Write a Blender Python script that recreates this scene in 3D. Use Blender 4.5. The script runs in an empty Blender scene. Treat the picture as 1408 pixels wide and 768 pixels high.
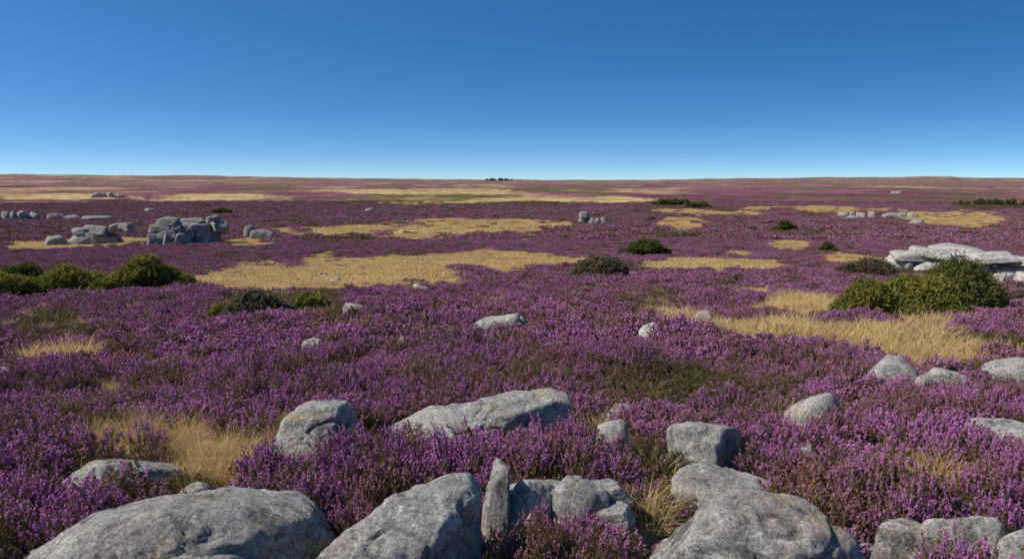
import bpy, math, numpy as np
from mathutils import Vector
rs = np.random.RandomState
# ------------------------------------------------------------------ scene
scene = bpy.context.scene
scene.view_settings.view_transform = 'Standard'
scene.view_settings.look = 'None'
scene.view_settings.exposure = 0
F = 1105.0; PITCH = math.radians(7.07); EYE = 2.0
SUNV = np.array([-0.85, -0.14, 0.88]); SUNV = SUNV/np.linalg.norm(SUNV)

# ------------------------------------------------------------------ noise
_r = rs(7); PERM = np.tile(_r.permutation(256), 3)
G = _r.normal(size=(256, 3)); G /= np.linalg.norm(G, axis=1)[:, None]
def pn(x, y, z=0.0):
    x = np.asarray(x, float); y = np.asarray(y, float); z = np.zeros_like(x)+z
    xi = np.floor(x).astype(int); yi = np.floor(y).astype(int); zi = np.floor(z).astype(int)
    xf = x-xi; yf = y-yi; zf = z-zi
    xi &= 255; yi &= 255; zi &= 255
    fu = xf*xf*xf*(xf*(xf*6-15)+10); fv = yf*yf*yf*(yf*(yf*6-15)+10); fw = zf*zf*zf*(zf*(zf*6-15)+10)
    out = 0
    for a in (0, 1):
        for b in (0, 1):
            for c in (0, 1):
                g = G[PERM[PERM[PERM[xi+a]+yi+b]+zi+c]]
                d = g[..., 0]*(xf-a)+g[..., 1]*(yf-b)+g[..., 2]*(zf-c)
                out = out + d*(fu if a else 1-fu)*(fv if b else 1-fv)*(fw if c else 1-fw)
    return out*1.6
def fbm(x, y, z=0.0, o=3, g=0.5):
    s = 0; a = 1; t = 0
    for i in range(o):
        s = s+a*pn(x*2**i+17*i, y*2**i-9*i, z*2**i+i*3.3); t += a; a *= g
    return s/t
def sst(a, b, x):
    t = np.clip((x-a)/(b-a), 0, 1); return t*t*(3-2*t)

# ------------------------------------------------------------------ terrain
PD = np.array([0.01, 4, 8, 15, 25, 45, 110, 220, 600, 1500, 3500, 6000, 14000.])
PZ = np.array([0, 0, -.05, -.6, -1.6, -3.4, -6.3, -8.5, -10.5, -9, 2, -25, -160.])
_ld = np.linspace(math.log(0.01), math.log(14000), 3000)
_z = np.interp(_ld, np.log(PD), PZ)
_k = np.exp(-np.linspace(-2, 2, 121)**2); _k /= _k.sum()
_zs = np.convolve(np.pad(_z, 60, mode='edge'), _k, 'valid')
_zs = np.where(np.exp(_ld) > 2500, _z, _zs)
def prof(D): return np.interp(np.log(np.maximum(D, .011)), _ld, _zs)
HU = np.array([-3000, 0, 200, 380, 500, 640, 900, 1130, 1240, 1265, 1300, 1320, 1408, 4000])
HP = np.array([5, 6.2, 5.2, 3.4, 2, 0, -.5, 2.4, 2.8, 4.0, 4.4, 3.0, 1.5, 0])
def terrain(x, y):
    D = np.hypot(x, y)
    z = prof(D)
    u = np.where(y > 0, 704+F*x/np.maximum(y, 0.2*D+1e-6), 5000*np.sign(x))
    z = z+np.interp(u, HU, HP)/F*D*sst(1200, 3300, D)
    z = z+fbm(x/150, y/500, 9.5, 3)*5*sst(1800, 3300, D)
    z = z+fbm(x/600, y/600, 1.5, 3)*np.clip(0.0035*D, 0, 6)*sst(150, 700, D)
    z = z+fbm(x/60, y/60, 4.5, 2)*0.7*sst(25, 90, D)
    z = z+fbm(x/9, y/9, 8.5, 2)*0.30*sst(5, 20, D)
    z = z+fbm(x/1.3, y/1.3, 2.5, 2)*0.06*(1-sst(40, 90, D))
    return z
_v = 384+F*np.tan(np.arctan2(EYE-_zs, np.exp(_ld))-PITCH)
_sel = (_ld > math.log(1.6)) & (_ld < math.log(3500))
def coords(x, y):
    """bearing / range survey coordinates of a ground point"""
    D = np.hypot(x, y)
    v = np.interp(np.log(np.maximum(D, 1.6)), _ld[_sel], np.minimum.accumulate(_v[_sel]))
    dep = np.maximum(y*math.cos(PITCH)+(EYE-prof(D))*math.sin(PITCH), 0.3)
    return 704+F*x/dep, v
_rd = np.exp(np.linspace(math.log(1.2), math.log(5000), 5000))
def survey(u, v, lift=0.0):
    dx = (u-704)/F; dy = (384-v)/F
    d = np.array([dx, math.cos(PITCH)+dy*math.sin(PITCH), -math.sin(PITCH)+dy*math.cos(PITCH)])
    h = math.hypot(d[0], d[1])
    X = d[0]/h*_rd; Y = d[1]/h*_rd; Z = EYE+d[2]/h*_rd
    T = terrain(X, Y)+lift
    idx = np.argmax(Z < T)
    if not (Z < T).any():
        idx = np.argmin(np.where(_rd > 1000, (Z-T)/_rd, 9))
    x, y, z = X[idx], Y[idx], T[idx]-lift
    return x, y, z, y*math.cos(PITCH)+(EYE-z)*math.sin(PITCH)

# ------------------------------------------------------------------ vegetation map
GRASS = [ # u0,v0,u1,v1,weight
 (262,358,470,398,1.15),(380,350,640,396,1.15),(560,345,785,374,1),(380,309,640,325,1),(500,302,800,322,1),(560,300,690,310,.9),
 (860,353,1095,370,1),(1040,402,1155,424,1),(985,434,1150,468,1),(1090,440,1340,487,1.05),(900,428,990,456,.8),
 (5,450,128,468,1),(1235,424,1310,442,1),(0,318,230,329,1),(1055,329,1118,341,1),(900,298,975,316,1),
 (1110,345,1215,356,1),(990,344,1035,350,1),(1018,392,1060,403,1),(1230,286,1420,306,1),(1000,281,1260,291,.8),
 (700,270,900,280,.9),(0,264,170,272,.7),(180,264,420,276,.7),(480,260,720,268,.7),(890,287,1080,297,.7),
 (100,566,245,598,1),(225,590,365,640,1),(170,560,330,610,.55),(680,696,765,745,1.1),(860,700,920,740,.8),(1140,630,1180,660,.6),
 (1120,600,1408,640,.45),(300,322,380,334,.8),(780,368,900,380,.7),(1290,455,1340,485,.8),(540,590,620,625,.5)]
GREEN = [(0,355,60,400,1),(0,395,120,450,.8),(400,392,480,425,1),(430,425,490,450,1),(100,625,340,668,1),(850,620,960,700,1.2),
 (300,400,440,432,.9),(1150,350,1420,372,1),(1240,640,1408,700,.55),(1310,486,1408,520,.8),(880,318,980,330,.8),(1040,310,1130,325,.6),
 (560,455,640,470,.5),(540,580,900,600,.5),(1060,560,1180,590,.5),(240,640,330,690,1),(1310,272,1420,283,1.2),(890,272,985,284,1),
 (600,600,900,640,.6),(340,650,520,690,.4)]
TALL = [(300,600,670,720,1.1),(720,690,880,790,1.3),(-40,640,250,760,1),(1130,620,1420,720,1),(850,640,960,710,1.1)]
def field(lst, x, y, seed, amp=1.35, oc=5):
    u, v = coords(x, y)
    n1 = fbm(u/75, v/16, seed, oc, .68)*amp
    best = np.full(np.shape(x), -3.0)
    for (a, b, c, d, w) in lst:
        e = 1-((u-(a+c)/2)/((c-a)/2*1.12))**2-((v-(b+d)/2)/((d-b)/2*1.15))**2
        e = np.maximum(e, -3)+(w-1)
        best = np.maximum(best, e)
    return best+n1-0.12, u, v
def maps(x, y):
    D = np.hypot(x, y)
    g, u, v = field(GRASS, x, y, 3.1)
    g = g+.7*fbm(x/5, y/9, 23.1, 4, .7)*sst(15, 60, D)
    grass = sst(-0.30, 0.40, g)
    w = sst(150, 420, D)
    far = fbm(x/150, y/380, 6.2, 5, .70)+.2*fbm(x/900, y/500, 16.2, 2)
    grass = np.maximum(grass, sst(0.10, 0.28, far)*w*.8)
    mid = fbm(x/22, y/22, 5.7, 4, .6)
    grass = np.maximum(grass, sst(0.32, 0.52, mid)*0.75*sst(25, 60, D))
    q, _, _ = field(GREEN, x, y, 11.4)
    green = sst(-0.1, 0.3, q)
    green = np.maximum(green, sst(0.15, 0.45, fbm(x/10, y/14, 31.2, 4, .65))*0.75)
    farg = fbm(x/150, y/300, 21.2, 4, .6)
    green = np.maximum(green, sst(0.06, 0.22, farg)*w*.85)
    return grass, green, D, u, v

# ------------------------------------------------------------------ mesh helpers
def new_mesh(name, V, Fc, smooth=False, attrs=None):
    V = np.asarray(V, np.float32); Fc = np.asarray(Fc, np.int32)
    me = bpy.data.meshes.new(name)
    me.vertices.add(len(V)); me.vertices.foreach_set('co', V.ravel())
    if len(Fc):
        k = Fc.shape[1]
        me.loops.add(Fc.size); me.loops.foreach_set('vertex_index', Fc.ravel())
        me.polygons.add(len(Fc)); me.polygons.foreach_set('loop_start', np.arange(0, Fc.size, k, dtype=np.int32))
        me.polygons.foreach_set('loop_total', np.full(len(Fc), k, np.int32))
        me.polygons.foreach_set('use_smooth', np.full(len(Fc), smooth))
    me.update(calc_edges=True)
    for n, (t, arr) in (attrs or {}).items():
        a = me.attributes.new(n, t, 'POINT')
        key = {'FLOAT': 'value', 'INT': 'value', 'FLOAT_VECTOR': 'vector', 'FLOAT_COLOR': 'color'}[t]
        a.data.foreach_set(key, np.ascontiguousarray(arr).ravel())
    return me
def new_obj(name, me, mat=None, loc=(0, 0, 0), link=True):
    ob = bpy.data.objects.new(name, me); ob.location = loc
    if mat: me.materials.append(mat)
    if link: scene.collection.objects.link(ob)
    return ob

# ------------------------------------------------------------------ node helpers
class NT:
    def __init__(s, mat):
        mat.use_nodes = True; s.t = mat.node_tree; s.t.nodes.clear()
    def n(s, typ, **kw):
        nd = s.t.nodes.new(typ)
        for k, v in kw.items(): setattr(nd, k, v)
        return nd
    def set(s, sock, v):
        if isinstance(v, bpy.types.NodeSocket): s.t.links.new(v, sock)
        else: sock.default_value = v
    def noise(s, vec, scale, detail=3, rough=.55, out=0):
        nd = s.n('ShaderNodeTexNoise'); s.set(nd.inputs['Vector'], vec)
        nd.inputs['Scale'].default_value = scale; nd.inputs['Detail'].default_value = detail; nd.inputs['Roughness'].default_value = rough
        return nd.outputs[out]
    def mr(s, v, a, b, c=0., d=1.):
        nd = s.n('ShaderNodeMapRange'); s.set(nd.inputs[0], v)
        for i, q in enumerate((a, b, c, d)): s.set(nd.inputs[i+1], q)
        return nd.outputs[0]
    def mix(s, f, a, b, mode='MIX'):
        nd = s.n('ShaderNodeMix', data_type='RGBA', blend_type=mode)
        s.set(nd.inputs[0], f)
        s.set(nd.inputs[6], a if isinstance(a, bpy.types.NodeSocket) else (*a, 1))
        s.set(nd.inputs[7], b if isinstance(b, bpy.types.NodeSocket) else (*b, 1))
        return nd.outputs[2]
    def math(s, op, a, b=0.):
        nd = s.n('ShaderNodeMath', operation=op); s.set(nd.inputs[0], a); s.set(nd.inputs[1], b); return nd.outputs[0]
    def attr(s, name, out='Fac'):
        nd = s.n('ShaderNodeAttribute'); nd.attribute_name = name; return nd.outputs[out]

def mat_veg(name, flowers, transl=0.25):
    m = bpy.data.materials.new(name); t = NT(m)
    pos = t.n('ShaderNodeNewGeometry'); P = pos.outputs['Position']; R = pos.outputs['Random Per Island']
    k = t.attr('kind')
    if flowers == 'heather':
        big = t.mr(t.noise(P, .45, 3, .65), .38, .62)
        huge = t.mr(t.noise(P, .05, 2), .40, .60)
        c = t.mix(big, (.33, .078, .275), (.57, .20, .46))
        c = t.mix(t.math('MULTIPLY', huge, .55), c, (.33, .075, .20))
        c = t.mix(t.math('MULTIPLY', R, .45), c, (.74, .40, .64))
        dry = t.mr(t.noise(P, 1.6, 3, .65), .46, .60)
        c = t.mix(t.math('MULTIPLY', dry, .85), c, (.31, .165, .115))
        l = t.mix(t.mr(t.noise(P, .9, 2), .35, .65), (.08, .085, .024), (.17, .11, .052))
        l = t.mix(t.math('MULTIPLY', R, .6), l, (.19, .17, .055))
        col = t.mix(k, l, c)
    elif flowers == 'grass':
        c = t.mix(R, (.86, .64, .31), (.54, .37, .155))
        c = t.mix(t.mr(t.noise(P, .5, 3), .47, .75, 0, .6), c, (.38, .28, .11))
        col = t.mix(k, (.38, .27, .12), c)
    else:
        a, b, d = flowers
        c = t.mix(R, a, b)
        c = t.mix(t.mr(t.noise(P, 1.1, 3), .42, .62, 0, .75), c, d)
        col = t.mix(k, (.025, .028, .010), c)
    d1 = t.n('ShaderNodeBsdfDiffuse'); t.set(d1.inputs[0], col)
    d2 = t.n('ShaderNodeBsdfTranslucent'); t.set(d2.inputs[0], col)
    ms = t.n('ShaderNodeMixShader'); ms.inputs[0].default_value = transl
    t.t.links.new(d1.outputs[0], ms.inputs[1]); t.t.links.new(d2.outputs[0], ms.inputs[2])
    o = t.n('ShaderNodeOutputMaterial'); t.t.links.new(ms.outputs[0], o.inputs[0])
    return m

def mat_granite(name='granite', k=1.0, sc=1.0):
    m = bpy.data.materials.new(name); t = NT(m)
    g = t.n('ShaderNodeNewGeometry'); P = g.outputs['Position']
    q = lambda *a: tuple(k*i for i in a)
    c = t.mix(t.mr(t.noise(P, 2.2*sc, 6, .65), .35, .65), q(.31, .29, .26), q(.50, .465, .42))
    c = t.mix(t.mr(t.noise(P, .9*sc, 4), .5, .68, 0, .55), c, q(.43, .33, .28))
    lich = t.mr(t.noise(P, 7.5*sc, 7, .75), .53, .58)
    c = t.mix(t.math('MULTIPLY', lich, .6), c, q(.66, .64, .56))
    dark = t.mr(t.noise(P, 5.1*sc, 7, .78), .55, .61)
    c = t.mix(t.math('MULTIPLY', dark, .75), c, q(.10, .097, .082))
    ye = t.mr(t.noise(P, 3.3*sc, 6, .7), .57, .64)
    c = t.mix(t.math('MULTIPLY', ye, .6), c, q(.56, .46, .20))
    sp = t.noise(P, 55*sc, 5, .88)
    c = t.mix(1.0, c, t.mix(t.mr(sp, .34, .66), (.30, .30, .30), (1.6, 1.6, 1.6)), 'MULTIPLY')
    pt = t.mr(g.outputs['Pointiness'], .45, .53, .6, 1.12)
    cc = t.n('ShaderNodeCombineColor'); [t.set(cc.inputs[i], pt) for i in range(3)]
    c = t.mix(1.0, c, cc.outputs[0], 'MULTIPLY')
    h = t.math('ADD', t.math('MULTIPLY', t.noise(P, 45*sc, 5, .85), .7), t.math('MULTIPLY', t.noise(P, 9*sc, 8, .78), 1.3))
    b = t.n('ShaderNodeBump'); b.inputs['Strength'].default_value = .9; b.inputs['Distance'].default_value = .036/sc; t.set(b.inputs['Height'], h)
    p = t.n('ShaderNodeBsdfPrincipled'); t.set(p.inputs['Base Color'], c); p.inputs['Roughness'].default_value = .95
    p.inputs['Specular IOR Level'].default_value = .1
    t.t.links.new(b.outputs[0], p.inputs['Normal'])
    o = t.n('ShaderNodeOutputMaterial'); t.t.links.new(p.outputs[0], o.inputs[0])
    return m
def mat_ground():
    m = bpy.data.materials.new('moorland'); t = NT(m)
    P = t.n('ShaderNodeNewGeometry').outputs['Position']
    c = t.attr('col', 'Color')
    n1 = t.mr(t.noise(P, 3, 6, .7), .3, .7, .5, 1.5)
    n2 = t.mr(t.noise(P, .25, 6, .78), .3, .7, .5, 1.5)
    n3 = t.mr(t.noise(P, .03, 7, .78), .3, .7, .5, 1.5)
    k = t.math('MULTIPLY', t.math('MULTIPLY', n1, n2), n3)
    cc = t.n('ShaderNodeCombineColor'); [t.set(cc.inputs[i], k) for i in range(3)]
    col = t.mix(1.0, c, cc.outputs[0], 'MULTIPLY')
    h = t.math('ADD', t.noise(P, 12, 5, .7), t.math('MULTIPLY', t.noise(P, .8, 5, .7), 5))
    b = t.n('ShaderNodeBump'); b.inputs['Strength'].default_value = .6; b.inputs['Distance'].default_value = .08; t.set(b.inputs['Height'], h)
    d = t.n('ShaderNodeBsdfDiffuse'); t.set(d.inputs[0], col); t.t.links.new(b.outputs[0], d.inputs['Normal'])
    o = t.n('ShaderNodeOutputMaterial'); t.t.links.new(d.outputs[0], o.inputs[0])
    return m
M_HEATHER = mat_veg('heather_plant', 'heather', .3); M_GRASS = mat_veg('dry_grass_blades', 'grass', .4)
M_GORSE = mat_veg('gorse_foliage', ((.23, .22, .05), (.14, .145, .035), (.30, .26, .055)), .3)
M_DARK = mat_veg('dark_shrub_foliage', ((.12, .135, .035), (.08, .095, .03), (.18, .17, .05)), .3)
M_BROWN = mat_veg('woody_shrub_foliage', ((.19, .165, .095), (.13, .115, .065), (.20, .14, .10)), .3)
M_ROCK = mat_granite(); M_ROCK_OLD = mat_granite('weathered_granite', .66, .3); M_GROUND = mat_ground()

# ------------------------------------------------------------------ ground sheet
az = np.radians(np.concatenate([np.linspace(-180, -50, 70, endpoint=False), np.linspace(-50, 50, 820, endpoint=False), np.linspace(50, 180, 70, endpoint=False)]))
rad = np.exp(np.linspace(math.log(.3), math.log(13500), 640))
A, R = np.meshgrid(az, rad); X = (np.sin(A)*R).ravel(); Y = (np.cos(A)*R).ravel()
Z = terrain(X, Y)
gr, gn, D, U, Vv = maps(X, Y)
def C(*c): return np.array(c)
far = sst(120, 500, D)[:, None]; vfar = sst(400, 2600, D)[:, None]  # vfar colours: browner far moor, with distance haze painted in as greyer tones
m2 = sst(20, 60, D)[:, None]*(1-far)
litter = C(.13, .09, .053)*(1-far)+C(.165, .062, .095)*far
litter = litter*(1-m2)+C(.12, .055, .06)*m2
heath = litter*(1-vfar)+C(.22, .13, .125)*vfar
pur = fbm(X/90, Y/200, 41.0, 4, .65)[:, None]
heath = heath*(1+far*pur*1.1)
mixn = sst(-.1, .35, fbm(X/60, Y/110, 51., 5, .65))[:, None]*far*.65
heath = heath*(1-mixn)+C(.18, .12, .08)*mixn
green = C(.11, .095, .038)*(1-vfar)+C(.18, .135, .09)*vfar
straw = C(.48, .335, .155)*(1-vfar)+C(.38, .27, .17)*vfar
sv = fbm(X/12, Y/24, 61., 5, .7)[:, None]; straw = straw*(1+sv*1.0)
sv2 = sst(-.05, .35, fbm(X/7, Y/16, 66., 5, .75))[:, None]*.6*sst(15, 60, D)[:, None]
straw = straw*(1-sv2)+sv2*C(.25, .165, .09)
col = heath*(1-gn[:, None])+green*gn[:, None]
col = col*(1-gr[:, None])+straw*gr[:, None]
nA, nR = len(az), len(rad)
I = np.arange(nR*nA).reshape(nR, nA); J = np.roll(I, -1, axis=1)
Q = np.stack([I[:-1], I[1:], J[1:], J[:-1]], -1).reshape(-1, 4)
colv = np.concatenate([np.clip(col, 0, 1), np.ones((len(X), 1))], 1).astype(np.float32)
V = np.stack([X, Y, Z], 1)
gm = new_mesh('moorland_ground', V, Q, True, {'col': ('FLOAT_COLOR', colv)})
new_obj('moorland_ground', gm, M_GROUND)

# ------------------------------------------------------------------ rocks
import bmesh
_ico = {}
def ico(s):
    if s not in _ico:
        bm = bmesh.new(); bmesh.ops.create_icosphere(bm, subdivisions=s, radius=1)
        _ico[s] = (np.array([v.co[:] for v in bm.verts]), np.array([[v.index for v in f.verts] for f in bm.faces])); bm.free()
    return _ico[s]
def rock_shape(W, Dp, H, seed, sub=4, outline=None, hard=10, cuts=9, rough=1.0, below=0.5, planes=()):
    """rounded polyhedral boulder; z=0 at its visible foot, body continues below"""
    r = rs(seed); d, f = ico(sub)
    N = [(1, 0, 0), (-1, 0, 0), (0, 1, 0), (0, -1, 0), (0, 0, 1), (0, 0, -1)]
    dist = [1]*6
    N = [np.array(n, float)+r.normal(size=3)*.14 for n in N]
    for i in range(cuts):
        n = r.normal(size=3); n[2] = abs(n[2])*.8+.1; N.append(n); dist.append(r.uniform(.80, 1.12)*(np.abs(n/np.linalg.norm(n)).sum()*.55+.22))
    for n, q in planes: N.append(np.array(n, float)); dist.append(q)
    g = 0
    for n, q in zip(N, dist):
        n = n/np.linalg.norm(n); g = g+np.maximum(d@n/q, 0)**hard
    V = d*(g**(-1/hard))[:, None]
    V = 2*(V-V.min(0))/(V.max(0)-V.min(0))-1
    if outline is not None:
        o = np.array(outline, float); s = (V[:, 0]+1)/2
        h = np.interp(s, o[:, 0], o[:, 1])
        k = np.where(V[:, 2] > 0, h, 1.0); V[:, 2] *= k
    S = np.array([W/2, Dp/2, H]); P = V.copy()
    P[:, 2] = np.where(V[:, 2] > 0, V[:, 2]*H, V[:, 2]*H*below)
    P[:, :2] *= S[:2]
    m = min(W, max(H*1.5, .3*W)); q = P/m+seed*3.7
    rid = 1-np.abs(fbm(q[:, 0]*1.6+9, q[:, 1]*1.6, q[:, 2]*2.6, 2, .5))*6.0
    disp = fbm(q[:, 0]*1.7, q[:, 1]*1.7, q[:, 2]*1.7, 3)*.06-np.clip(rid-.70, 0, 1)*.16
    disp = disp+np.round(fbm(q[:, 0]*3, q[:, 1]*3, q[:, 2]*5, 3, .6)*5)/5*.050
    disp = disp+fbm(q[:, 0]*9, q[:, 1]*9, q[:, 2]*9, 3, .65)*.026
    if sub >= 6: disp = disp+fbm(q[:, 0]*26, q[:, 1]*26, q[:, 2]*26, 3, .65)*.013
    P = P+d*(disp*m*rough)[:, None]*np.array([1, 1, .8])
    return P, f
FOOT = []
def rock(u0, v0, u1, v1, seed, sub=4, dr=.7, outline=None, hard=10, cuts=9, lift=.13, yaw=0, name='granite_boulder', rough=1.0, planes=()):
    uc = (u0+u1)/2
    x, y, z, dep = survey(uc, v1, lift)
    s = dep/F; W = (u1-u0)*s*1.04; Dp = W*dr
    D = math.hypot(x, y); th = math.atan2(EYE-z, D)
    hp = (v1-v0)*s
    H = max((hp-Dp*math.sin(th)*.6)/math.cos(th), .4*hp)
    bx, by = x/D, y/D
    cx, cy = x+bx*Dp*.45, y+by*Dp*.45
    P, f = rock_shape(W, Dp, H+lift, seed, sub, outline, hard, cuts, rough, planes=planes)
    me = new_mesh(name, P, f, True)
    ob = new_obj(name, me, M_ROCK_OLD if D > 60 else M_ROCK, (cx, cy, z-.02)); rz = -math.atan2(x, y)+yaw
    ob.rotation_euler = (0, 0, rz)
    FOOT.append((cx, cy, W/2, Dp/2, rz))
    return ob
def outcrop(blocks, seed, name='granite_outcrop', sub=4, dr=1.3, lift=.2, hard=16, ov=1.1, tilt=.2, rough=1.0, mat=None, split=True):
    r = rs(seed)
    if split:
        nb = []
        for (a, t, c, d) in blocks:
            if c-a > 1.6*(d-t) and r.uniform() < .35:
                k = r.uniform(.35, .65); m = a+(c-a)*k; nb += [(a, t+r.uniform(0, .25)*(d-t), m, d), (m-1, t, c, d+r.uniform(-.15, .05)*(d-t))]
            else: nb.append((a, t, c, d))
        blocks = nb
    b = np.array(blocks, float); uc = (b[:, 0].min()+b[:, 2].max())/2; vb = b[:, 3].max()
    x, y, z, dep = survey(uc, vb, lift); s = dep/F; Vs = []; Fs = []; o = 0
    D = math.hypot(x, y); th = math.atan2(EYE-z, D)
    Wt = (b[:, 2].max()-b[:, 0].min())*s; rz = -math.atan2(x, y)
    for i, (a, t, c, d) in enumerate(b):
        w = (c-a)*s; h = (d-t)*s; dp = w*dr*r.uniform(.6, 1.1); h = max(h-dp*math.sin(th)*.5, .45*h)
        base = (vb-d)*s; ext = lift if base < h*.6 else 0
        P, f = rock_shape(w*ov, dp, h*.66 if ext == 0 else h+ext, seed*31+i, sub, None, hard, 7, rough, .8 if ext == 0 else .4)
        an = r.uniform(-.45, .45); ca, sa = math.cos(an), math.sin(an)
        tl = r.uniform(-tilt, tilt)
        P = np.stack([P[:, 0]*ca-P[:, 1]*sa, P[:, 0]*sa+P[:, 1]*ca, P[:, 2]+P[:, 0]*tl], 1)
        P += np.array([((a+c)/2-uc)*s, dp/2+r.uniform(-.05, .12)*Wt*.4+(base*.4 if th > .2 else base*.3), base*(.75 if th > .2 else 1)+(h*.42 if ext == 0 else 0)])
        Vs.append(P); Fs.append(f+o); o += len(P)
    me = new_mesh(name, np.vstack(Vs), np.vstack(Fs), True)
    ob = new_obj(name, me, mat or (M_ROCK_OLD if D > 60 else M_ROCK), (x, y, z-.02)); ob.rotation_euler = (0, 0, rz)
    for (a, t, c, d) in b:
        if (vb-d)*s < (d-t)*s*.8 or th > .2:
            w = (c-a)*s; lx = ((a+c)/2-uc)*s; ly = w*.45
            FOOT.append((x+math.cos(rz)*lx-math.sin(rz)*ly, y+math.sin(rz)*lx+math.cos(rz)*ly, w/2, w*.45, rz))
    return ob
# hero rocks
rock(-100, 664, 490, 860, 3, 6, .50, [(0, .36), (.2, .55), (.42, .85), (.58, 1), (.75, .97), (.92, .88), (1, .8)], 16, 6, .10, rough=.95, planes=[((1, -.7, .2), .92), ((-.2, -.8, .9), 1.05)])
rock(395, 664, 682, 850, 12, 6, .72, [(0, .42), (.25, .68), (.5, .92), (.78, 1), (.93, .97), (1, .9)], 24, 5, .10, rough=.8, planes=[((1, -.55, 0), .68), ((-.15, -1, .55), .98)])
rock(850, 662, 1222, 850, 21, 6, .56, [(0, .66), (.12, .82), (.3, .92), (.6, 1), (.75, 1), (.9, .85), (1, .65)], 16, 6, .10, rough=.95, planes=[((1, -.6, .3), .88)])
rock(360, 539, 508, 610, 5, 6, .6, [(0, .5), (.2, .8), (.45, 1), (.8, .95), (1, .6)], 20, 5, rough=.8, planes=[((1, -.6, .1), .74), ((-.3, -1, .6), .9)])
rock(490, 528, 790, 598, 8, 6, .34, [(0, .5), (.2, .58), (.5, .70), (.75, .92), (.9, 1), (1, .85)], 18, 4, rough=.95, planes=[((.7, -.9, -.2), .84)])
rock(918, 574, 1026, 628, 9, 5, .7, None, 16, 5, planes=[((1, -.5, .1), .70)])
rock(925, 634, 1072, 682, 10, 5, .9, [(0, .9), (.3, 1), (.7, .7), (1, .4)], 14, 6)
rock(94, 618, 244, 660, 11, 5, .6, [(0, .5), (.3, 1), (.6, .9), (1, .5)], 12, 6)
rock(236, 656, 300, 676, 13, 4, .7)
rock(816, 573, 864, 602, 14, 4, .8); rock(832, 550, 876, 566, 15, 4, .8); rock(581, 591, 636, 612, 16, 4, .8)
outcrop([(658, 626, 699, 722), (690, 650, 756, 714), (744, 644, 838, 708), (690, 612, 744, 658), (728, 612, 806, 650), (788, 608, 868, 648), (822, 640, 874, 688)], 4, 'cracked_granite_rock', 5, 1.1, hard=26, lift=.17, ov=1.02, tilt=.07, rough=.75, split=False)
outcrop([(1205, 716, 1305, 800), (1262, 690, 1400, 800), (1345, 680, 1480, 790), (1184, 742, 1214, 775)], 6, 'cracked_granite_rock', 5, .8, hard=16, lift=.12, tilt=.06, rough=.9, split=False)
# middle-distance boulders
for i, (b, dr, ol) in enumerate([
    ((1184, 483, 1268, 524), .7, [(0, .3), (.4, .95), (.6, 1), (.8, .75), (1, .3)]), ((1258, 502, 1364, 536), .6, [(0, .8), (.3, 1), (.7, .75), (1, .3)]),
    ((1352, 487, 1455, 518), .6, None), ((1070, 529, 1162, 566), .7, [(0, .3), (.5, .85), (.75, 1), (1, .6)]), ((1324, 564, 1455, 602), .6, [(0, 1), (.5, .9), (1, .6)]),
    ((878, 435, 918, 457), .8, [(0, .5), (.6, 1), (1, .4)]), ((953, 425, 984, 441), .7, None), ((642, 427, 714, 451), .6, None), ((690, 431, 736, 449), .6, None),
    ((472, 414, 506, 431), .8, None), ((564, 388, 595, 400), .6, None), ((-30, 501, 22, 518), .7, None), ((412, 462, 440, 472), .6, None),
    ((547, 459, 562, 467), .7, None), ((334, 309, 352, 325), .8, None), ((344, 315, 376, 328), .6, None), ((64, 293, 88, 302), .7, None), ((88, 295, 110, 302), .7, None),
    ((114, 296, 154, 303), .6, None), ((499, 285, 517, 292), .6, None), ((1250, 301, 1269, 309), .7, None), ((1225, 262.5, 1240, 265.5), .7, None), ((455, 380, 470, 387), .7, None),
    ((200, 286, 216, 292), .7, None), ((1160, 296, 1180, 303), .7, None), ((300, 660, 330, 676), .7, None), ((1205, 638, 1230, 652), .7, None), ((1090, 604, 1116, 618), .7, None)]):
    rock(*b, 50+i, 4, dr, ol, 14, 7, lift=.17 if i in (6, 9, 10, 12, 13) else .15)
outcrop([(206, 318, 240, 334), (238, 318, 266, 335), (262, 314, 302, 331), (210, 306, 238, 320), (236, 305, 270, 320), (256, 303, 290, 316), (222, 296, 252, 308), (284, 294, 302, 304), (290, 302, 314, 318), (248, 298, 280, 307), (222, 312, 250, 326), (250, 312, 284, 326)], 7)
outcrop([(70, 322, 100, 335), (95, 316, 132, 332), (128, 317, 166, 332), (118, 308, 150, 320), (148, 306, 180, 319), (104, 311, 124, 320)], 8)
outcrop([(-6, 290, 18, 302), (14, 289, 34, 301), (30, 292, 50, 302)], 9, sub=3)
outcrop([(124, 265, 140, 271), (136, 264, 156, 271), (152, 266, 168, 271)], 10, sub=3)
outcrop([(794, 294, 808, 307), (804, 298, 820, 308), (818, 298, 836, 308), (797, 290, 811, 298)], 11, sub=3)
outcrop([(1158, 291, 1180, 298), (1178, 290, 1206, 298), (1210, 291, 1236, 299), (1232, 290, 1258, 298)], 12, sub=3)
outcrop([(1226, 354, 1264, 374), (1258, 350, 1312, 375), (1308, 353, 1352, 375), (1234, 345, 1300, 360), (1258, 340, 1312, 353), (1282, 334, 1348, 348), (1296, 344, 1354, 361), (1330, 341, 1388, 357), (1345, 350, 1412, 374), (1374, 344, 1440, 358), (1388, 358, 1450, 375)], 13, dr=1.0, hard=22, rough=.9, tilt=.12, split=False, ov=1.1, mat=M_ROCK)
outcrop([(1368, 376, 1400, 390), (1392, 372, 1440, 390)], 14)

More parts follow.
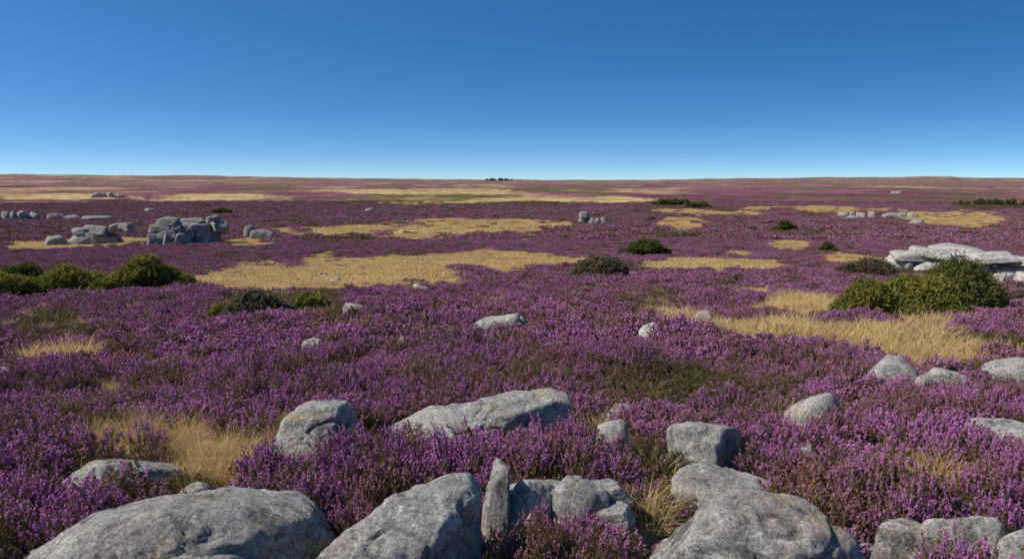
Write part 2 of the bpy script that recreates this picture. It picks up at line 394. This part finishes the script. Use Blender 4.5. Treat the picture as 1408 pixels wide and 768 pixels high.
# ------------------------------------------------------------------ plant builders
TET = np.array([[0, 0, 1.0], [.94, 0, -.33], [-.47, .82, -.33], [-.47, -.82, -.33]])
TF = np.array([[0, 1, 2], [0, 2, 3], [0, 3, 1], [1, 3, 2]])
def rotm(r, n, tilt):
    a = r.uniform(0, 2*np.pi, n); b = r.normal(size=n)*tilt; c = r.normal(size=n)*tilt
    ca, sa, cb, sb, cc, sc = np.cos(a), np.sin(a), np.cos(b), np.sin(b), np.cos(c), np.sin(c)
    z = np.zeros(n); o = np.ones(n)
    Rz = np.stack([ca, -sa, z, sa, ca, z, z, z, o], 1).reshape(-1, 3, 3)
    Rx = np.stack([o, z, z, z, cb, -sb, z, sb, cb], 1).reshape(-1, 3, 3)
    Ry = np.stack([cc, z, sc, z, o, z, -sc, z, cc], 1).reshape(-1, 3, 3)
    return Ry@Rx@Rz
class Buf:
    def __init__(s): s.V = []; s.F = []; s.K = []; s.o = 0
    def add(s, V, Fc, k):
        V = np.asarray(V).reshape(-1, 3); s.V.append(V); s.F.append(np.asarray(Fc)+s.o); s.K.append(np.broadcast_to(k, (len(V),)).astype(np.float32)); s.o += len(V)
    def tets(s, r, C_, size, el, k, tilt=.6):
        n = len(C_)
        if n == 0: return
        T = TET*np.array([1, 1, el]); P = np.einsum('nij,kj->nki', rotm(r, n, tilt), T)*np.reshape(size, (-1, 1, 1))+C_[:, None]
        s.add(P, (TF[None]+4*np.arange(n)[:, None, None]).reshape(-1, 3), np.repeat(np.broadcast_to(k, (n,)), 4))
    def tris(s, r, C_, size, el, k, tilt=.8):
        n = len(C_)
        if n == 0: return
        T = np.array([[-.35, 0, -.5], [.35, 0, -.5], [0, 0, 1.0]])*np.array([1, 1, el]); P = np.einsum('nij,kj->nki', rotm(r, n, tilt), T)*np.reshape(size, (-1, 1, 1))+C_[:, None]
        s.add(P, np.arange(3*n).reshape(-1, 3), np.repeat(np.broadcast_to(k, (n,)), 3))
    def mesh(s, name): return new_mesh(name, np.vstack(s.V), np.vstack(s.F), False, {'kind': ('FLOAT', np.concatenate(s.K))})
def clump(name, seed, Rr, H, nsp, L, nfl, fs, nlf, ls, bloom, stem=True, el=1.5):
    """bushy heather: short flowering sprigs of length L all over a low uneven dome"""
    r = rs(seed); b = Buf()
    a = r.uniform(0, 2*np.pi, nsp); q = np.sqrt(r.uniform(0, 1, nsp))*Rr
    lump = 1+.45*fbm(np.cos(a)*q/Rr*1.5+seed, np.sin(a)*q/Rr*1.5, seed*.7, 2)
    zt = H*(1-.55*(q/Rr)**2)*r.uniform(.72, 1.1, nsp)*lump
    low = r.uniform(size=nsp) < .25; zt = np.where(low, zt*r.uniform(.4, .8, nsp), zt)
    top = np.stack([np.cos(a)*q, np.sin(a)*q, zt], 1)
    dr = np.stack([np.cos(a)*q/Rr*.75, np.sin(a)*q/Rr*.75, np.ones(nsp)], 1)+r.normal(size=(nsp, 3))*.28
    dr /= np.linalg.norm(dr, axis=1)[:, None]; ln = L*r.uniform(.6, 1.3, nsp)[:, None]
    base = top-dr*ln; base[:, 2] = np.maximum(base[:, 2], .01)
    fl = r.uniform(size=nsp) < bloom
    def along(idx, n, t0, t1, jit):
        t = r.uniform(t0, t1, (len(idx), n, 1)); p = base[idx][:, None]*(1-t)+top[idx][:, None]*t
        return (p+r.normal(size=p.shape)*jit).reshape(-1, 3)
    fi = np.where(fl)[0]
    p = along(fi, nfl, .35, 1.0, fs*.6); b.tets(r, p, fs*r.uniform(.6, 1.15, len(p)), el, 1.0)
    p = along(np.arange(nsp), nlf, -.5, .5, ls*.6); p[:, 2] = np.maximum(p[:, 2], 0); b.tris(r, p, ls*r.uniform(.7, 1.3, len(p)), 1.4, 0.0)
    ng = np.where(~fl)[0]
    p = along(ng, max(nlf, nfl//2), .3, 1.0, ls*.4); b.tris(r, p, ls*r.uniform(.7, 1.2, len(p)), 1.5, 0.06)
    if stem:
        w = .0018; B0 = top*np.array([.35, .35, 0]); P = np.stack([B0+[w, 0, 0], B0-[w, 0, 0], top], 1); b.add(P, np.arange(3*nsp).reshape(-1, 3), .15)
    me = b.mesh(name); return new_obj(name, me, M_HEATHER, link=False)
def tuft(name, seed, Rr, H, n, w):
    r = rs(seed); b = Buf()
    a = r.uniform(0, 2*np.pi, n); q = np.sqrt(r.uniform(0, 1, n))*Rr
    B0 = np.stack([np.cos(a)*q, np.sin(a)*q, np.zeros(n)], 1)
    la = a+r.normal(size=n)*.8; ln = r.uniform(.2, 1.1, n)*H; h = H*r.uniform(.35, 1.05, n)
    M = B0+np.stack([np.cos(la)*ln*.3, np.sin(la)*ln*.3, h*.65], 1); T = B0+np.stack([np.cos(la)*ln, np.sin(la)*ln, h], 1)
    sd = r.uniform(0, np.pi, n); S = np.stack([np.cos(sd), np.sin(sd), 0*sd], 1)*w
    P = np.stack([B0-S, B0+S, M+S*.7, M-S*.7, T], 1)
    Fc = (np.array([[0, 1, 2], [0, 2, 3], [3, 2, 4]])[None]+5*np.arange(n)[:, None, None]).reshape(-1, 3)
    b.add(P, Fc, np.tile([.25, .25, .9, .9, 1.0], n)); return new_obj(name, b.mesh(name), M_GRASS, link=False)
hc = bpy.data.collections.new('heather_sprigs'); gc = bpy.data.collections.new('grass_tufts')
blooms = [.92, .8, .65, .42, .2, .04]
for i, bl in enumerate(blooms): hc.objects.link(clump(f'h0_{i}', 100+i, .19, .27, 95, .095, 14, .0062, 14, .010, bl))
for i, bl in enumerate(blooms): hc.objects.link(clump(f'h1_{i}', 200+i, .33, .27, 120, .10, 6, .014, 6, .023, bl))
for i, bl in enumerate(blooms): hc.objects.link(clump(f'h2_{i}', 300+i, .75, .33, 170, .13, 3, .034, 4, .052, bl, False, 1.2))
for i, bl in enumerate(blooms): hc.objects.link(clump(f'h3_{i}', 400+i, 2.4, .42, 280, .2, 2, .12, 2, .17, bl, False, .9))
for i in range(3): gc.objects.link(tuft(f't0_{i}', 500+i, .12, .26, 90, .0018))
for i in range(3): gc.objects.link(tuft(f't1_{i}', 510+i, .40, .22, 190, .006))
for i in range(3): gc.objects.link(tuft(f't2_{i}', 520+i, 1.4, .20, 260, .022))
for i in range(3): gc.objects.link(tuft(f't3_{i}', 530+i, 3.0, .26, 220, .07))

def gridpts(sp, d0, d1, amax, seed):
    r = rs(seed); n = int(2*d1/sp)+1; xs = (np.arange(n)-n/2)*sp
    ys = np.arange(-d1*.2 if d1 < 20 else 0, d1, sp)
    X, Y = np.meshgrid(xs, ys); X = X.ravel(); Y = Y.ravel()
    X = X+r.uniform(-.5, .5, X.shape)*sp; Y = Y+r.uniform(-.5, .5, Y.shape)*sp
    D = np.hypot(X, Y); a = np.degrees(np.abs(np.arctan2(X, Y)))
    lim = D*(1+.12*r.normal(size=D.shape)*(D > d0*1.0))
    m = (D > d0*.92) & (D < d1*1.08) & (lim > d0) & (lim < d1) & (a < amax); return X[m], Y[m]
def clear_rocks(X, Y, k=.86, pad=0.0):
    m = np.ones(len(X), bool)
    for (cx, cy, a, b, rz) in FOOT:
        dx = X-cx; dy = Y-cy; lx = dx*math.cos(rz)+dy*math.sin(rz); ly = -dx*math.sin(rz)+dy*math.cos(rz)
        m &= (lx/(a*k+pad))**2+(ly/(b*k+pad))**2 > 1
    return m
def scatter(name, coll, rows):
    P = np.concatenate([q[0] for q in rows]); I_ = np.concatenate([q[1] for q in rows]).astype(np.int32)
    Ro = np.concatenate([q[2] for q in rows]).astype(np.float32); S = np.concatenate([q[3] for q in rows]).astype(np.float32)
    me = new_mesh(name, P, np.zeros((0, 3)), attrs={'idx': ('INT', I_), 'rot': ('FLOAT_VECTOR', Ro), 'scl': ('FLOAT_VECTOR', S)})
    ob = new_obj(name, me)
    ng = bpy.data.node_groups.new(name+'_scatter', 'GeometryNodeTree')
    ng.interface.new_socket('Geometry', in_out='INPUT', socket_type='NodeSocketGeometry'); ng.interface.new_socket('Geometry', in_out='OUTPUT', socket_type='NodeSocketGeometry')
    N = ng.nodes; L = ng.links; gi = N.new('NodeGroupInput'); go = N.new('NodeGroupOutput'); ip = N.new('GeometryNodeInstanceOnPoints')
    ci = N.new('GeometryNodeCollectionInfo'); ci.inputs['Collection'].default_value = coll; ci.inputs['Separate Children'].default_value = True; ci.inputs['Reset Children'].default_value = True
    def na(n, t):
        q = N.new('GeometryNodeInputNamedAttribute'); q.data_type = t; q.inputs['Name'].default_value = n; return q.outputs[0]
    ip.inputs['Pick Instance'].default_value = True
    L.new(gi.outputs[0], ip.inputs['Points']); L.new(ci.outputs[0], ip.inputs['Instance']); L.new(na('idx', 'INT'), ip.inputs['Instance Index'])
    L.new(na('rot', 'FLOAT_VECTOR'), ip.inputs['Rotation']); L.new(na('scl', 'FLOAT_VECTOR'), ip.inputs['Scale']); L.new(ip.outputs[0], go.inputs[0])
    md = ob.modifiers.new('scatter', 'NODES'); md.node_group = ng
    print(name, len(P)); return ob
rows = []; grows = []
r = rs(99)
for lod, (sp, d0, d1, am) in enumerate([(.215, 2.3, 10, 58), (.39, 10, 34, 41), (.97, 34, 115, 39), (2.9, 115, 430, 38)]):
    X, Y = gridpts(sp, d0, d1, am, 10+lod)
    g, n, D, u, v = maps(X, Y)
    bl = .97-n*.8-.80*sst(.0, .42, fbm(X/2.2, Y/2.2, 71., 4, .6))-.6*sst(.03, .38, fbm(X/7, Y/10, 81., 4, .65))
    bl = bl+r.normal(size=len(X))*.15
    bi = np.clip(np.argmin(np.abs(bl[:, None]-np.array(blooms)[None]), 1), 0, 5)
    keep = ((g < r.uniform(.10, .9, len(X))) | (r.uniform(size=len(X)) < (0, .02, .07, .10)[lod])) & clear_rocks(X, Y, .97, .07 if lod == 0 else .03)
    if lod < 2:
        bare = fbm(X/1.1, Y/1.1, 91., 3, .6); keep &= bare > (-.26, -.24)[lod]
    X1, Y1 = X[keep], Y[keep]; k = len(X1)
    hum = fbm(X1/1.5, Y1/1.5, 13., 2)
    hs = (1+.9*hum+.12*r.normal(size=k))*(.72+.35*bl[keep].clip(0, 1))
    if lod == 0: hs = hs*(1+.35*sst(-.2, .5, field(TALL, X1, Y1, 5.5, .5, 2)[0]))
    hs = np.clip(hs, .35, 1.7)*(1-.45*g[keep])
    w = r.uniform(.85, 1.3, k)
    rows.append((np.stack([X1, Y1, terrain(X1, Y1)-.02], 1), bi[keep]+6*lod, np.stack([r.normal(size=k)*.12, r.normal(size=k)*.12, r.uniform(0, 6.28, k)], 1), np.stack([w*(1-.4*g[keep]), w*(1-.4*g[keep]), hs], 1)))
# a leggier stand of heather rooted in the gap between the nearest boulders
gx, gy, gz, _ = survey(800, 790, 0)
k = 24; a = r.uniform(0, 6.28, k); q = np.sqrt(r.uniform(0, 1, k)); X1 = gx+np.cos(a)*q*.24; Y1 = gy+.10+np.sin(a)*q*.36
ok = clear_rocks(X1, Y1, .9, 0); X1, Y1 = X1[ok], Y1[ok]; k = len(X1)
w = r.uniform(.6, .95, k)
rows.append((np.stack([X1, Y1, terrain(X1, Y1)-.02], 1), r.choice([0, 1, 2, 3, 4], k), np.stack([r.normal(size=k)*.15, r.normal(size=k)*.15, r.uniform(0, 6.28, k)], 1), np.stack([w, w, r.uniform(.8, 1.3, k)], 1)))
for lod, (sp, d0, d1, am) in enumerate([(.15, 2.5, 11, 55), (.33, 11, 38, 41), (1.1, 38, 130, 39), (3.2, 130, 400, 38)]):
    X, Y = gridpts(sp, d0, d1, am, 20+lod)
    g, n, D, u, v = maps(X, Y)
    bare = fbm(X/1.1, Y/1.1, 91., 3, .6); wisp = sst(0, .4, fbm(X/3, Y/3, 95., 3, .6))
    keep = (g > r.uniform(.1, .9, len(X))) | (r.uniform(size=len(X)) < np.array((.06, .04, .02, .01))[lod]*(1+4*wisp)) | ((bare < -.24) & (r.uniform(size=len(X)) < (.45, .3, 0, 0)[lod]))
    keep &= clear_rocks(X, Y, .97, .03)
    X1, Y1 = X[keep], Y[keep]; k = len(X1); s = r.uniform(.6, 1.25, k); hs = s*(1.05 if lod else .85)*(.75+.3*g[keep])
    grows.append((np.stack([X1, Y1, terrain(X1, Y1)-.01], 1), r.randint(0, 3, k)+3*lod, np.stack([r.normal(size=k)*.12*(lod < 2), r.normal(size=k)*.12*(lod < 2), r.uniform(0, 6.28, k)], 1), np.stack([s, s, hs], 1)))
scatter('heather', hc, rows); scatter('dry_grass', gc, grows)

# ------------------------------------------------------------------ shrubs
def shrub(name, u0, v0, u1, v1, seed, mat, n=16000, leaf=.05, lobes=9, flat=1.0, spiky=.0):
    x, y, z, dep = survey((u0+u1)/2, v1, .15); s = dep/F; W = (u1-u0)*s; H = (v1-v0)*s; r = rs(seed); b = Buf()
    L = []
    for i in range(lobes):
        t = (i+.5)/lobes*2-1+r.uniform(-.1, .1); rr = H*r.uniform(.36, .58)*(1-.35*abs(t)**2)
        L.append((t*(W/2-rr*.8), r.uniform(-.3, .3)*min(W, 3*H)*.4, rr*r.uniform(.45, .62)+H*(1-t*t)*r.uniform(0, .35), rr))
    hmax = max(c[2]+c[3] for c in L); L = [(c[0], c[1], c[2]*H/hmax, c[3]*H/hmax*1.03) for c in L]
    wts = np.array([c[3]**2 for c in L]); wts /= wts.sum()
    cnt = (wts*n).astype(int)
    for (cx, cy, cz, rr), k in zip(L, cnt):
        d = r.normal(size=(k, 3)); d[:, 2] = np.abs(d[:, 2])-.25; d /= np.linalg.norm(d, axis=1)[:, None]
        bump = 1+.42*fbm(d[:, 0]*2.8+seed, d[:, 1]*2.8+cx, d[:, 2]*2.8+cy, 3, .6)
        rad_ = rr*bump*r.uniform(.66, 1.08, k)**.7*(1+(.15+spiky)*(r.uniform(size=k) > .93)*r.uniform(0, .4, k))
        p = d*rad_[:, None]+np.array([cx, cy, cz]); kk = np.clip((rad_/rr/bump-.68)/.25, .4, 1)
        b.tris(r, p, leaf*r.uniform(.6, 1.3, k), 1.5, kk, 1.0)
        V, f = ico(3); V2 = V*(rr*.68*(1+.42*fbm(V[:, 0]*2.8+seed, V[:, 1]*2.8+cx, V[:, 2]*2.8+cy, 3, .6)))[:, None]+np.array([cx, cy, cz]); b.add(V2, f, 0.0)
    ns = 40; a = r.uniform(0, 6.28, ns); i = r.randint(0, len(L), ns); T = np.array([[L[j][0], L[j][1], L[j][2]] for j in i])+np.stack([np.cos(a), np.sin(a), r.uniform(0, 1, ns)], 1)*np.array([L[j][3] for j in i])[:, None]*1.02
    B0 = np.array([[L[j][0]*.9, L[j][1], 0] for j in i]); w = leaf*.25
    b.add(np.stack([B0+[w, 0, 0], B0-[w, 0, 0], T], 1), np.arange(3*ns).reshape(-1, 3), .3)
    me = b.mesh(name); ob = new_obj(name, me, mat, (x, y, z-.05)); ob.rotation_euler = (0, 0, -math.atan2(x, y)); return ob
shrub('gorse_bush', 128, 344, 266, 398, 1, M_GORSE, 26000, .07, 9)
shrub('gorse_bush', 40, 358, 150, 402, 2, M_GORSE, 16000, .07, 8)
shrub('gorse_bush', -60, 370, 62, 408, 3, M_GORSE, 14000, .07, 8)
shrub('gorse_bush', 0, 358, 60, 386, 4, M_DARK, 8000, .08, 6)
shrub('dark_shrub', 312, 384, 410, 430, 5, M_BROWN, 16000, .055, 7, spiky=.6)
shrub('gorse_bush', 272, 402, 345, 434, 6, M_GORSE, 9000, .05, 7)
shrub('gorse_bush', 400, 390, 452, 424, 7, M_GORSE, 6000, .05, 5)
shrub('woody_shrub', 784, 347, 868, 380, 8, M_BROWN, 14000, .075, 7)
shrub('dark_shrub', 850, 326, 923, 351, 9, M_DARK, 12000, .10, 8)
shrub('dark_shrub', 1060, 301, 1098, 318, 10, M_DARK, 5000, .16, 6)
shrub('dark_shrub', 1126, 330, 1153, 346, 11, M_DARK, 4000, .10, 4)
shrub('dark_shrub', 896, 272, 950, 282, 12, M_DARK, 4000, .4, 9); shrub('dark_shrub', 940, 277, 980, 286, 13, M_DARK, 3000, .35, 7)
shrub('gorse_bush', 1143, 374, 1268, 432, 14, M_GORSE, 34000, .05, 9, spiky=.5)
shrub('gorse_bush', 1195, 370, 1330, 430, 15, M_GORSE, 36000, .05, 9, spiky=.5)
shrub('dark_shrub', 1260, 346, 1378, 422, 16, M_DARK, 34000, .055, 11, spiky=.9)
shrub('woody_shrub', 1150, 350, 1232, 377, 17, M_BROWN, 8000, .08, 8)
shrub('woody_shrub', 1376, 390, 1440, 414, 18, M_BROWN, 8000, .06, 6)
shrub('dark_shrub', 1318, 273, 1420, 282, 19, M_DARK, 5000, .4, 14)
shrub('distant_trees', 666, 245.5, 706, 248.3, 20, M_BROWN, 1500, 3.0, 9)
shrub('dark_shrub', 290, 285, 318, 294, 22, M_DARK, 3000, .3, 6)
shrub('heather_cushion', 1099, 446, 1143, 474, 23, M_HEATHER, 9000, .04, 4); shrub('heather_cushion', 1176, 456, 1197, 471, 24, M_HEATHER, 3000, .04, 3)
shrub('heather_cushion', 1060, 432, 1100, 448, 25, M_HEATHER, 5000, .04, 4)

# ------------------------------------------------------------------ sky, sun, camera
w = bpy.data.worlds.new('World'); scene.world = w; w.use_nodes = True; t = w.node_tree; t.nodes.clear()
sky = t.nodes.new('ShaderNodeTexSky'); sky.sky_type = 'NISHITA'; sky.sun_disc = False
sky.sun_elevation = math.asin(SUNV[2]); sky.sun_rotation = math.atan2(SUNV[0], SUNV[1]) % (2*math.pi)
sky.air_density = 1.0; sky.dust_density = .7; sky.ozone_density = 3.0; sky.altitude = 300
tc = t.nodes.new('ShaderNodeTexCoord'); mp = t.nodes.new('ShaderNodeMapping'); mp.inputs['Scale'].default_value = (1, 1, 3.3); mp.inputs['Location'].default_value = (0, 0, .07)
nm = t.nodes.new('ShaderNodeVectorMath'); nm.operation = 'NORMALIZE'
hs = t.nodes.new('ShaderNodeHueSaturation'); hs.inputs['Saturation'].default_value = 1.32
bg = t.nodes.new('ShaderNodeBackground'); bg.inputs['Strength'].default_value = .15; o = t.nodes.new('ShaderNodeOutputWorld')
t.links.new(tc.outputs['Generated'], mp.inputs['Vector']); t.links.new(mp.outputs[0], nm.inputs[0]); t.links.new(nm.outputs[0], sky.inputs[0])
t.links.new(sky.outputs[0], hs.inputs['Color']); t.links.new(hs.outputs[0], bg.inputs[0]); t.links.new(bg.outputs[0], o.inputs[0])
sl = bpy.data.lights.new('sun', 'SUN'); sl.energy = 5.0; sl.angle = math.radians(.5); sl.color = (1, .94, .83)
so = bpy.data.objects.new('sun', sl); scene.collection.objects.link(so); so.rotation_euler = Vector(SUNV).to_track_quat('Z', 'Y').to_euler()
cd = bpy.data.cameras.new('camera'); cd.sensor_width = 36; cd.lens = 36*F/1408; cd.clip_end = 30000; cd.clip_start = .05
co = bpy.data.objects.new('camera', cd); co.location = (0, 0, EYE); co.rotation_euler = (math.pi/2-PITCH, 0, 0); scene.collection.objects.link(co); scene.camera = co
